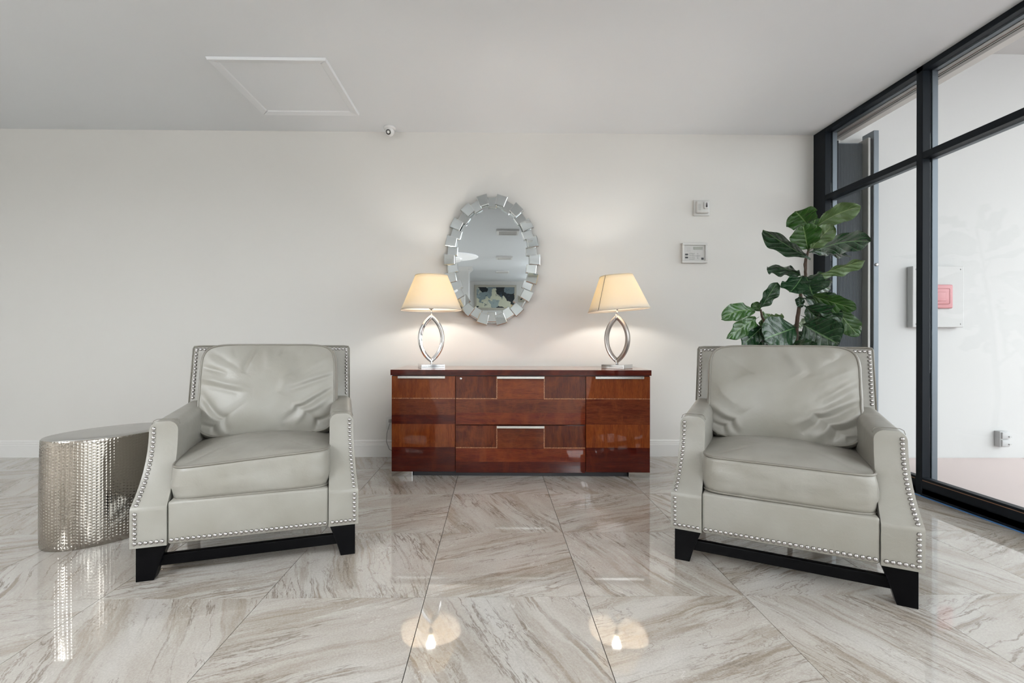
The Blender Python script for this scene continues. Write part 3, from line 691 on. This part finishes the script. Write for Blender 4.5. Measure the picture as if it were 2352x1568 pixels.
# ------------------------------------------------------------------ armchairs
bm = bmesh.new(); lathe(bm, [(.0082, 0), (.0078, .0022), (.0060, .0044), (.0030, .0056), (.0004, .0059)], 12)
bmesh.ops.recalc_face_normals(bm, faces=bm.faces)
nail_me = bpy.data.meshes.new('nailhead'); bm.to_mesh(nail_me); bm.free(); nail_me.materials.append(M['nail']); nail_me.polygons.foreach_set('use_smooth', [True] * len(nail_me.polygons))
def nail(parent, p, nrm):
    o = bpy.data.objects.new('nailhead', nail_me); C.objects.link(o); o.parent = parent; o.location = p
    o.rotation_euler = Vector(nrm).normalized().to_track_quat('Z', 'Y').to_euler()
def seg_d(p, a, b):
    ax, ay = a; bx, by = b; dx, dy = bx - ax, by - ay; t_ = max(0, min(1, ((p[0] - ax) * dx + (p[1] - ay) * dy) / (dx * dx + dy * dy)))
    return math.hypot(p[0] - ax - t_ * dx, p[1] - ay - t_ * dy), t_
def cushion(name, hw, hd, ht, crown, crown_b, bulge, folds, seed, parent, m, n=60, corner=9, band_amp=.004, skew=None):
    """box cushion, welted: x half width, y half depth, z half thickness. folds: (u0,v0,u1,v1,width,height) on the top face"""
    bm = bmesh.new(); off = Vector((seed * 7.3, seed * 3.1, 0))
    def outline(u, v):
        k = max(abs(u), abs(v), 1e-6); f = max((abs(u) ** corner + abs(v) ** corner) ** (1 / corner), 1e-6); return u * k / f, v * k / f
    def P(u, v, z, b=0):
        uu, vv = outline(u, v); rim = 1 + b
        return Vector((uu * hw * (1 + b * .35), vv * hd * (1 + b * .35 * hw / hd), z))
    def topz(u, v):
        z = ht + crown * (1 - abs(u) ** 2.6) * (1 - abs(v) ** 2.6)
        e = min(1, (1 - max(abs(u), abs(v))) * 7)
        for (u0, v0, u1, v1, w, hgt) in folds:
            d_, t_ = seg_d((u * hw, v * hd), (u0 * hw, v0 * hd), (u1 * hw, v1 * hd))
            z += hgt * math.exp(-(d_ / w) ** 2) * (math.sin(PI * (.12 + .88 * t_)) ** .6 if t_ < 1 else .0) * (.35 + .65 * e)
        q = noise.noise(Vector((u * hw * 6, v * hd * 6, 0)) + off) * .006 + noise.noise(Vector((u * hw * 17, v * hd * 11, 3)) + off) * .0022
        return z + q * e
    def grid(zf):
        return [[None] * (n + 1) for _ in range(n + 1)]
    T_ = grid(0); B_ = grid(0)
    for i in range(n + 1):
        for j in range(n + 1):
            u, v = 2 * i / n - 1, 2 * j / n - 1
            T_[i][j] = bm.verts.new(P(u, v, topz(u, v)))
            B_[i][j] = bm.verts.new(P(u, v, -ht - crown_b * (1 - abs(u) ** 2.6) * (1 - abs(v) ** 2.6)))
    for G in (T_, B_):
        for i in range(n):
            for j in range(n): bm.faces.new((G[i][j], G[i + 1][j], G[i + 1][j + 1], G[i][j + 1]))
    loop = [(i, 0) for i in range(n)] + [(n, j) for j in range(n)] + [(n - i, n) for i in range(n)] + [(0, n - j) for j in range(n)]
    K = 8; rows = [[T_[i][j] for i, j in loop]]
    for k in range(1, K):
        f = k / K; row = []
        for (i, j) in loop:
            a, b = T_[i][j].co, B_[i][j].co; p = a.lerp(b, f); u, v = 2 * i / n - 1, 2 * j / n - 1
            o = Vector(outline(u, v)).to_3d(); o = Vector((o.x ** 9 if abs(o.x) < 1 else o.x, o.y ** 9 if abs(o.y) < 1 else o.y, 0));
            if o.length < 1e-6: o = Vector((u, v, 0))
            o.normalize(); s = math.sin(PI * f)
            r = noise.noise(Vector((p.x * 9 + p.z * 14, p.y * 9, p.z * 24 - p.x * 7)) + off) + .5 * noise.noise(Vector((p.x * 22, p.y * 22, p.z * 12 + 5)) + off)
            row.append(bm.verts.new(p + o * (bulge * s ** .8 + r * band_amp * s)))
        rows.append(row)
    rows.append([B_[i][j] for i, j in loop]); L_ = len(loop)
    for A, B in zip(rows, rows[1:]):
        for k in range(L_): bm.faces.new((A[k], A[(k + 1) % L_], B[(k + 1) % L_], B[k]))
    if skew:
        for v in bm.verts: v.co = skew(v.co)
    rt = [v.co.copy() for v in rows[0]]; rb_ = [v.co.copy() for v in rows[-1]]
    o = bmobj(name, bm, m, parent, True)
    for r in (rt, rb_):
        bm = bmesh.new(); tube(bm, [r[k] for k in range(0, L_, 2)], .0052, True, 7); bmobj('piping', bm, M['piping'], o, True)
    return o

def yf(z):      # front profile of the arms
    if z <= .30: return -.023
    s = min(1, (z - .30) / .324); return -.023 + .14 * (1 - (1 - s) ** 2.4)
def xo(z):
    if z <= .30: return .433
    s = min(1, (z - .30) / .324); return .433 - .020 * (1 - (1 - s) ** 2.4)
def armchair(loc, rz, label, folds, sk, seed):
    A = tag(empty('armchair', loc, rz), label, 'armchair', 'nailhead leather armchairs')
    zt = .624
    for s in (-1, 1):
        rows = []; r = .038; xi = .307
        zs = [.144, .18, .22, .26, .285, .299, .305, .32, .345, .38, .42, .46, .50, .54, .57, zt - r]
        lst = [(z, 0) for z in zs] + [(zt - r + r * math.sin(PI / 2 * k / 6), r - r * math.cos(PI / 2 * k / 6)) for k in range(1, 7)]
        st_ = [0, .03, .1, .25, .45, .65, .85, 1]; yb = .66
        bm = bmesh.new(); G = []
        for z, ins in lst:
            row = []
            for t_ in st_:
                y = yf(z) + (yb - yf(z)) * t_; zz = z + (z / zt) ** 5 * .032 * t_
                # slight swelling of the padding
                sw = .005 * math.sin(PI * t_) if z > .35 else 0
                row.append((bm.verts.new((s * (xi + ins - sw), y, zz)), bm.verts.new((s * (xo(z) - ins), y, zz))))
            G.append(row)
        nR = len(G); nS = len(st_)
        for i in range(nR - 1):
            for j in range(nS - 1):
                for q in (0, 1): bm.faces.new((G[i][j][q], G[i][j + 1][q], G[i + 1][j + 1][q], G[i + 1][j][q]))
            bm.faces.new((G[i][0][0], G[i][0][1], G[i + 1][0][1], G[i + 1][0][0])); bm.faces.new((G[i][-1][0], G[i][-1][1], G[i + 1][-1][1], G[i + 1][-1][0]))
        for j in range(nS - 1):
            bm.faces.new((G[0][j][0], G[0][j][1], G[0][j + 1][1], G[0][j + 1][0])); bm.faces.new((G[-1][j][0], G[-1][j][1], G[-1][j + 1][1], G[-1][j + 1][0]))
        wl = bm.edges.layers.float.new('bevel_weight_edge')
        for i in range(nR - 1):
            for q in (0, 1):
                e = bm.edges.get((G[i][0][q], G[i + 1][0][q])); z = G[i][0][q].co.z; e[wl] = (1.0 if z > .33 else .22) if q == 0 else .22
                e = bm.edges.get((G[i][-1][q], G[i + 1][-1][q])); e[wl] = .16
        for j in (0, -1):
            e = bm.edges.get((G[-1][j][0], G[-1][j][1])); e[wl] = .7 if j == 0 else .15
            e = bm.edges.get((G[0][j][0], G[0][j][1])); e[wl] = .16
        ar = bmobj('arm', bm, M['leather'], A, True)
        bv = ar.modifiers.new('bevel', 'BEVEL'); bv.width = .044; bv.segments = 5; bv.limit_method = 'WEIGHT'; bv.use_clamp_overlap = True
        # nailheads
        x = xi + .022
        for k in range(6): nail(ar, (s * (xi + .016 + k * .0186), -.0232, .163), (0, -1, 0))
        L_ = .183
        while L_ < .292: nail(ar, (s * (.433 - .017), -.0232, L_), (0, -1, 0)); L_ += .0192
        z = .312
        while z < .612:
            y = yf(z); dz = .004; dy = yf(z + dz) - y; ln = math.hypot(dy, dz)
            nail(ar, (s * (xo(z) - .017), y - .0003, z), (0, -dz, dy)); z += .0188 * dz / ln
        # stitched seam over the arm top
        bm = bmesh.new(); pp = []
        for k in range(9):
            a = PI * k / 8; xx = (xi + .413) / 2 - math.cos(a) * (.413 - xi) / 2 * .98
            zz = zt + .0035 + (0 if 1 < k < 7 else -.02 if k in (0, 8) else -.006)
            pp.append((s * xx, .145 + .02 * math.sin(a), zz))
        tube(bm, pp, .0014, seg=5); bmobj('seam', bm, M['piping'], ar, True)
    # back frame
    bm = bmesh.new()
    def yb_(z): return .616 + .27 * (z - .64) if z > .3 else .616 - .27 * .34
    prof = []
    zz = [.144, .30, .50, .64, .80, .939]
    for z in zz: prof.append((yb_(z), z))
    prof += [(yb_(.939) + .085, .939), (yb_(.64) + .115, .64), (yb_(.3) + .13, .30), (yb_(.3) + .11, .144)]
    prism(bm, prof, 0, -.402, .402); bk = bevel_mod(bmobj('back_frame', bm, M['leather'], A, True), .012, 4, 25)
    nb = (0, -1, .27)
    z = .668
    while z < .93:
        for s in (-1, 1): nail(bk, (s * .384, yb_(z) - .0003, z), nb)
        z += .0188
    x = -.384
    while x < .386:
        if abs(x) > .24: nail(bk, (x, yb_(.921) - .0003, .921), nb)
        x += .0192
    bm = bmesh.new(); e_ = .0105
    tube(bm, [(-.4005, yb_(.64) + .004, .64), (-.4005, yb_(.93) + .002, .925), (-.395, yb_(.935), .936), (-.37, yb_(.939), .9385), (0, yb_(.939), .940), (.37, yb_(.939), .9385), (.395, yb_(.935), .936), (.4005, yb_(.93) + .002, .925), (.4005, yb_(.64) + .004, .64)], .0042, seg=8); bmobj('welt', bm, M['piping'], bk, True)
    # front apron
    bm = bmesh.new(); abox(bm, -.3055, .3055, -.022, .60, .144, .318, .012, 4)
    ap = bmobj('apron', bm, M['leather'], A, True)
    n_ = 31
    for k in range(n_): nail(ap, (-.291 + .582 * k / (n_ - 1), -.0222, .163), (0, -1, 0))
    # cushions
    cs = cushion('seat_cushion', .307, .285, .073, .044, .0, .008, [(-.9, -.9, .9, -.93, .05, .004)], seed, A, M['leather'], skew=sk, band_amp=.008)
    cs.location = (0, .272, .396)
    cb = cushion('back_cushion', .322, .238, .062, .050, .02, .016, folds, seed + 3, A, M['leather'], n=80, corner=7, band_amp=.003)
    cb.rotation_euler = (math.radians(75), 0, 0); cb.location = (0, .553, .700)
    # legs
    for s in (-1, 1):
        bm = bmesh.new(); rows = []
        for z, wi, dp in ((.146, .112, .075), (.10, .094, .070), (.05, .076, .064), (0, .062, .058)):
            rows.append([bm.verts.new((s * x_, y_, z)) for x_, y_ in ((.42, 0), (.42 - wi, 0), (.42 - wi, dp), (.42, dp))])
        for P_, Q_ in zip(rows, rows[1:]):
            for k in range(4): bm.faces.new((P_[k], P_[(k + 1) % 4], Q_[(k + 1) % 4], Q_[k]))
        bm.faces.new(rows[0]); bm.faces.new(rows[-1]); bevel_mod(bmobj('leg', bm, M['lacquer'], A), .002, 2)
        bm = bmesh.new(); rows = []
        for z, y_ in ((.146, 0), (.07, .015), (0, .045)):
            rows.append([bm.verts.new((s * xx, .58 + y_ + yy, z)) for xx, yy in ((.40, 0), (.35, 0), (.35, .05), (.40, .05))])
        for P_, Q_ in zip(rows, rows[1:]):
            for k in range(4): bm.faces.new((P_[k], P_[(k + 1) % 4], Q_[(k + 1) % 4], Q_[k]))
        bm.faces.new(rows[0]); bm.faces.new(rows[-1]); bevel_mod(bmobj('leg', bm, M['lacquer'], A), .002, 2)
    box('stretcher', -.352, .352, .022, .050, .046, .090, M['lacquer'], A, .003, 2)
    return A
FL = [(-.98, -.10, -.55, -.92, .018, -.016), (-.97, -.20, -.60, -.98, .016, .010), (-.97, -.72, -.72, -1, .012, -.010), (-.98, .25, -.25, -.05, .02, .009), (-.98, .15, -.3, -.12, .015, -.006), (-.98, .52, -.6, .32, .014, -.008),
      (-.20, .95, -.42, .35, .014, -.013), (-.16, .97, -.30, .5, .012, .009), (-.05, .9, 0, .4, .02, .006), (.98, .0, .2, -.75, .016, -.014), (.98, .04, .3, -.55, .012, .012), (.98, -.15, .35, -.85, .014, .010),
      (.98, .35, .3, .0, .016, .008), (.98, .28, .3, -.07, .014, -.007), (.98, -.6, .7, -.95, .014, -.012), (.35, .85, .6, .3, .07, -.016), (.9, .7, .5, .35, .02, .006), (.3, .2, .18, -.15, .03, .010), (.25, .95, .15, .7, .012, -.006), (.5, .97, .45, .75, .012, .006), (-.55, .95, -.5, .7, .012, -.005)]
FR = [(.98, -.15, .25, -.80, .018, -.020), (.98, -.35, .4, -.92, .014, .014), (.98, -.55, .6, -.95, .014, -.016), (.98, -.05, .1, -.70, .014, .010), (.98, -.75, .8, -.98, .012, .010),
      (-.98, -.45, -.55, -.95, .014, -.012), (-.98, -.3, -.5, -.85, .014, .009), (-.98, -.7, -.75, -.98, .012, -.010), (-.98, .2, -.6, -.35, .02, .006), (-.1, .9, .2, .35, .05, -.012), (.25, .85, .45, .35, .03, -.010), (.05, .9, .3, .4, .02, .009),
      (.98, .55, .4, .1, .018, .007), (.98, .3, .45, -.2, .015, .007), (.98, .2, .5, -.35, .014, -.006), (-.7, .8, -.5, .3, .05, -.008), (.6, .95, .8, .8, .02, .01)]
def skL(c): # softer, slightly lower left front corner
    k = max(0, -c.y / .285); return Vector((c.x, c.y, c.z + (c.x / .309) * .020 * k * (1 if c.z > 0 else .15) - .004 * k))
def skR(c): return Vector((c.x, c.y, c.z + .003 * (-c.x / .309)))
armchair((-1.034, 2.0595, 0), math.radians(17.45), 'pale grey leather armchair with nailhead trim, next to the hammered drum table', FL, skL, 1)
armchair((1.1708, 1.9141, 0), math.radians(-29.4), 'grey leather armchair with nailhead trim, in front of the fig plant and window', FR, skR, 2)

# ------------------------------------------------------------------ fiddle-leaf fig
fg = tag(empty('fiddle_leaf_fig', (2.05, 3.27, 0)), 'tall fiddle-leaf fig with large glossy green leaves behind the right armchair', 'plant')
F0 = Vector((2.05, 3.27, 0))
bm = bmesh.new(); lathe(bm, [(.001, 0), (.125, 0), (.14, .02), (.175, .30), (.182, .31), (.182, .33), (.168, .33), (.165, .29), (.001, .29)], 40); bmobj('pot', bm, M['pot'], fg, True)
bm = bmesh.new(); lathe(bm, [(.001, .3), (.12, .302), (.1635, .298), (.1635, .291), (.001, .291)], 30); bmobj('soil', bm, M['soil'], fg, True)
def stem(name, pts, r0, r1, parent=fg):
    bm = bmesh.new(); P = [Vector(p) - F0 for p in pts]; Q = []
    for i in range(len(P) - 1):
        for k in range(5): Q.append(P[i].lerp(P[i + 1], k / 5) + Vector((noise.noise(P[i] * 9 + Vector((k, 0, 0))), 0, 0)) * .004)
    Q.append(P[-1]); tube(bm, Q, lambda f: r0 + (r1 - r0) * f, seg=10); return bmobj(name, bm, M['stem'], parent, True)
stem('trunk', [(2.04, 3.27, .295), (2.03, 3.25, .6), (2.061, 3.25, .94), (2.07, 3.25, 1.064), (2.084, 3.25, 1.158), (2.102, 3.25, 1.295), (2.133, 3.25, 1.426), (2.136, 3.25, 1.527), (2.153, 3.25, 1.592), (2.182, 3.25, 1.748)], .017, .006)
stem('branch', [(2.045, 3.25, .80), (1.981, 3.2, .898), (1.86, 3.15, .99), (1.804, 3.13, 1.06), (1.759, 3.12, 1.129), (1.750, 3.12, 1.18)], .011, .006)
stem('branch', [(2.135, 3.25, 1.44), (2.118, 3.24, 1.49), (2.110, 3.22, 1.535)], .006, .004)
CAMP = Vector((0, 0, .97))
def leaf(b, t_, w, roll, m, fold=.25, droop=.10, wav=.010, seed=0, curl=0):
    """b: base, t_: tip; roll 0 faces the viewer's side of the room with its upper side, 90 is edge-on"""
    b = Vector(b) - F0; t_ = Vector(t_) - F0; ax = t_ - b; L_ = ax.length; ax.normalize()
    view = (Vector((0, 0, .97)) - F0 - (b + t_) / 2).normalized(); nrm = (view - ax * view.dot(ax)).normalized(); side = ax.cross(nrm)
    R = Matrix.Rotation(math.radians(roll), 3, ax); nrm = R @ nrm; side = R @ side
    nl, nw = 22, 12; bm = bmesh.new(); uvl = bm.loops.layers.uv.new('UVMap'); G = []; pet = .08
    for i in range(nl + 1):
        s = i / nl; q = max(0, (s - pet) / (1 - pet))
        # fiddle outline: narrow waist low down, broad shoulders, blunt end with a small point
        wd = w * (max(0, math.sin(PI * q ** 1.45)) ** .62 * .50 + .10 * max(0, math.sin(PI * min(1, q * 2.6)))) if 0 < q < 1 else 0
        wd = max(wd, .0022)
        row = []
        for j in range(nw + 1):
            x = 2 * j / nw - 1
            ed = abs(x) ** 1.5
            z = -fold * abs(x) * wd * (1 - q * .4) * -1 + wav * ed * math.sin(q * 17 + seed * 2.1 + (1.7 if x > 0 else 0)) + curl * ed * wd
            dr_ = -droop * L_ * (q * q - q * .25)
            p = b + ax * (L_ * s + (.06 * L_ * (1 - ed) * (q > .93)) * 0) + side * (x * wd) + nrm * z + Vector((0, 0, 1)) * (dr_ - (-droop * L_ * .75) * q * 1.0)
            row.append(bm.verts.new(p))
        G.append(row)
    for i in range(nl):
        for j in range(nw):
            f = bm.faces.new((G[i][j], G[i + 1][j], G[i + 1][j + 1], G[i][j + 1]))
            for lp, (a, c_) in zip(f.loops, ((j, i), (j, i + 1), (j + 1, i + 1), (j + 1, i))): lp[uvl].uv = (a / nw, c_ / nl)
    bmesh.ops.recalc_face_normals(bm, faces=bm.faces); bm.normal_update()
    av = Vector((0, 0, 0))
    for f in bm.faces: av += f.normal * f.calc_area()
    if av.dot(nrm) < 0: bmesh.ops.reverse_faces(bm, faces=bm.faces)
    bmobj('leaf', bm, m, fg, True, recalc=False)
D_, Mi, Pa = M['leaf'], M['leaf_mid'], M['leaf_pale']
LV = [((2.186, 3.25, 1.752), (2.36, 3.05, 1.841), .105, 10, Pa, .5, .25), ((2.17, 3.27, 1.762), (2.029, 3.2, 1.85), .16, -8, Mi, .2, .1), ((2.20, 3.28, 1.745), (2.31, 3.40, 1.86), .13, 10, Mi, .2, .2),
      ((2.143, 3.24, 1.588), (2.03, 3.12, 1.74), .15, 8, Mi, .2, .1), ((2.137, 3.22, 1.583), (2.217, 3.1, 1.735), .10, 5, Pa, .3, .1), ((2.15, 3.25, 1.575), (2.545, 3.2, 1.645), .14, 38, D_, .2, .30), ((2.192, 3.27, 1.588), (2.60, 3.45, 1.585), .05, 60, D_, .4, .15),
      ((2.148, 3.22, 1.529), (1.754, 3.1, 1.70), .11, -40, D_, .5, -.05), ((2.179, 3.25, 1.411), (2.431, 3.1, 1.503), .085, 45, Pa, .6, .05), ((2.105, 3.24, 1.418), (1.787, 3.1, 1.452), .09, -48, D_, .3, .2), ((2.085, 3.2, 1.42), (1.879, 3.02, 1.282), .13, 18, D_, .25, -.15),
      ((2.102, 3.2, 1.42), (2.05, 3.05, 1.265), .17, -10, D_, .35, -.1), ((2.13, 3.33, 1.33), (2.428, 3.42, 1.351), .13, 20, D_, .25, .1), ((2.142, 3.25, 1.295), (2.372, 3.1, 1.184), .10, 28, Mi, .25, -.05), ((2.126, 3.27, 1.268), (2.387, 3.3, 1.231), .13, 12, D_, .3, 0),
      ((2.113, 3.25, 1.219), (2.344, 3.2, 1.094), .14, 8, D_, .25, 0), ((2.354, 3.3, 1.235), (2.544, 3.3, 1.01), .105, -10, Mi, .15, -.12), ((2.09, 3.2, 1.212), (2.186, 3.08, 1.049), .08, 25, D_, .4, -.1),
      ((1.730, 3.12, 1.174), (1.446, 3.02, 1.114), .095, 14, Mi, .2, .3), ((1.743, 3.12, 1.174), (1.801, 3.02, 1.346), .075, 25, D_, .4, .05), ((1.731, 3.1, 1.130), (1.473, 3.0, .985), .085, -15, Mi, .25, .12), ((1.801, 3.15, 1.116), (1.975, 3.3, 1.092), .11, 20, Pa, .2, .15),
      ((1.777, 3.12, 1.08), (1.583, 3.05, .935), .105, -18, D_, .3, 0), ((1.80, 3.13, 1.065), (1.69, 3.1, .925), .095, 12, D_, .3, 0), ((2.03, 3.18, 1.065), (1.72, 3.02, .985), .20, 0, D_, .15, .02), ((2.063, 3.2, 1.095), (2.215, 3.04, .95), .21, 12, D_, .2, 0),
      ((2.09, 3.33, 1.07), (2.294, 3.45, 1.122), .07, 50, Pa, .2, .1), ((2.05, 3.33, 1.06), (1.90, 3.42, 1.10), .07, -40, Mi, .2, .1), ((2.114, 3.25, 1.013), (2.19, 3.2, .90), .10, 0, D_, .3, 0), ((1.749, 3.12, 1.165), (1.715, 3.15, 1.225), .05, 0, Mi, .3, 0), ((1.92, 3.2, .95), (1.88, 3.1, .84), .14, 0, Mi, .2, 0), ((2.0, 3.2, .97), (2.05, 3.05, .85), .15, 0, D_, .2, 0),
      ((2.08, 3.22, 1.19), (2.058, 3.2, 1.275), .045, 10, D_, .3, 0),
      ((1.86, 3.15, 1.0), (1.64, 3.10, .93), .12, 20, D_, .3, 0), ((1.99, 3.25, 1.02), (1.87, 3.32, 1.11), .13, -15, Mi, .2, .1), ((2.10, 3.25, 1.15), (2.30, 3.12, 1.02), .13, -12, D_, .25, .05), ((2.12, 3.3, 1.36), (2.33, 3.35, 1.41), .11, 25, D_, .25, .1), ((1.80, 3.15, 1.08), (1.86, 3.2, 1.15), .09, 15, Pa, .2, .1), ((2.06, 3.25, 1.04), (2.24, 3.32, .93), .13, 10, D_, .2, 0)]
for i, (b, t_, w, roll, m, fo, dr_) in enumerate(LV): leaf(b, t_, w * 1.25, roll, m, fo * 1.2, dr_, .009 + .005 * random.random(), i, .10 * math.sin(i * 2.3))
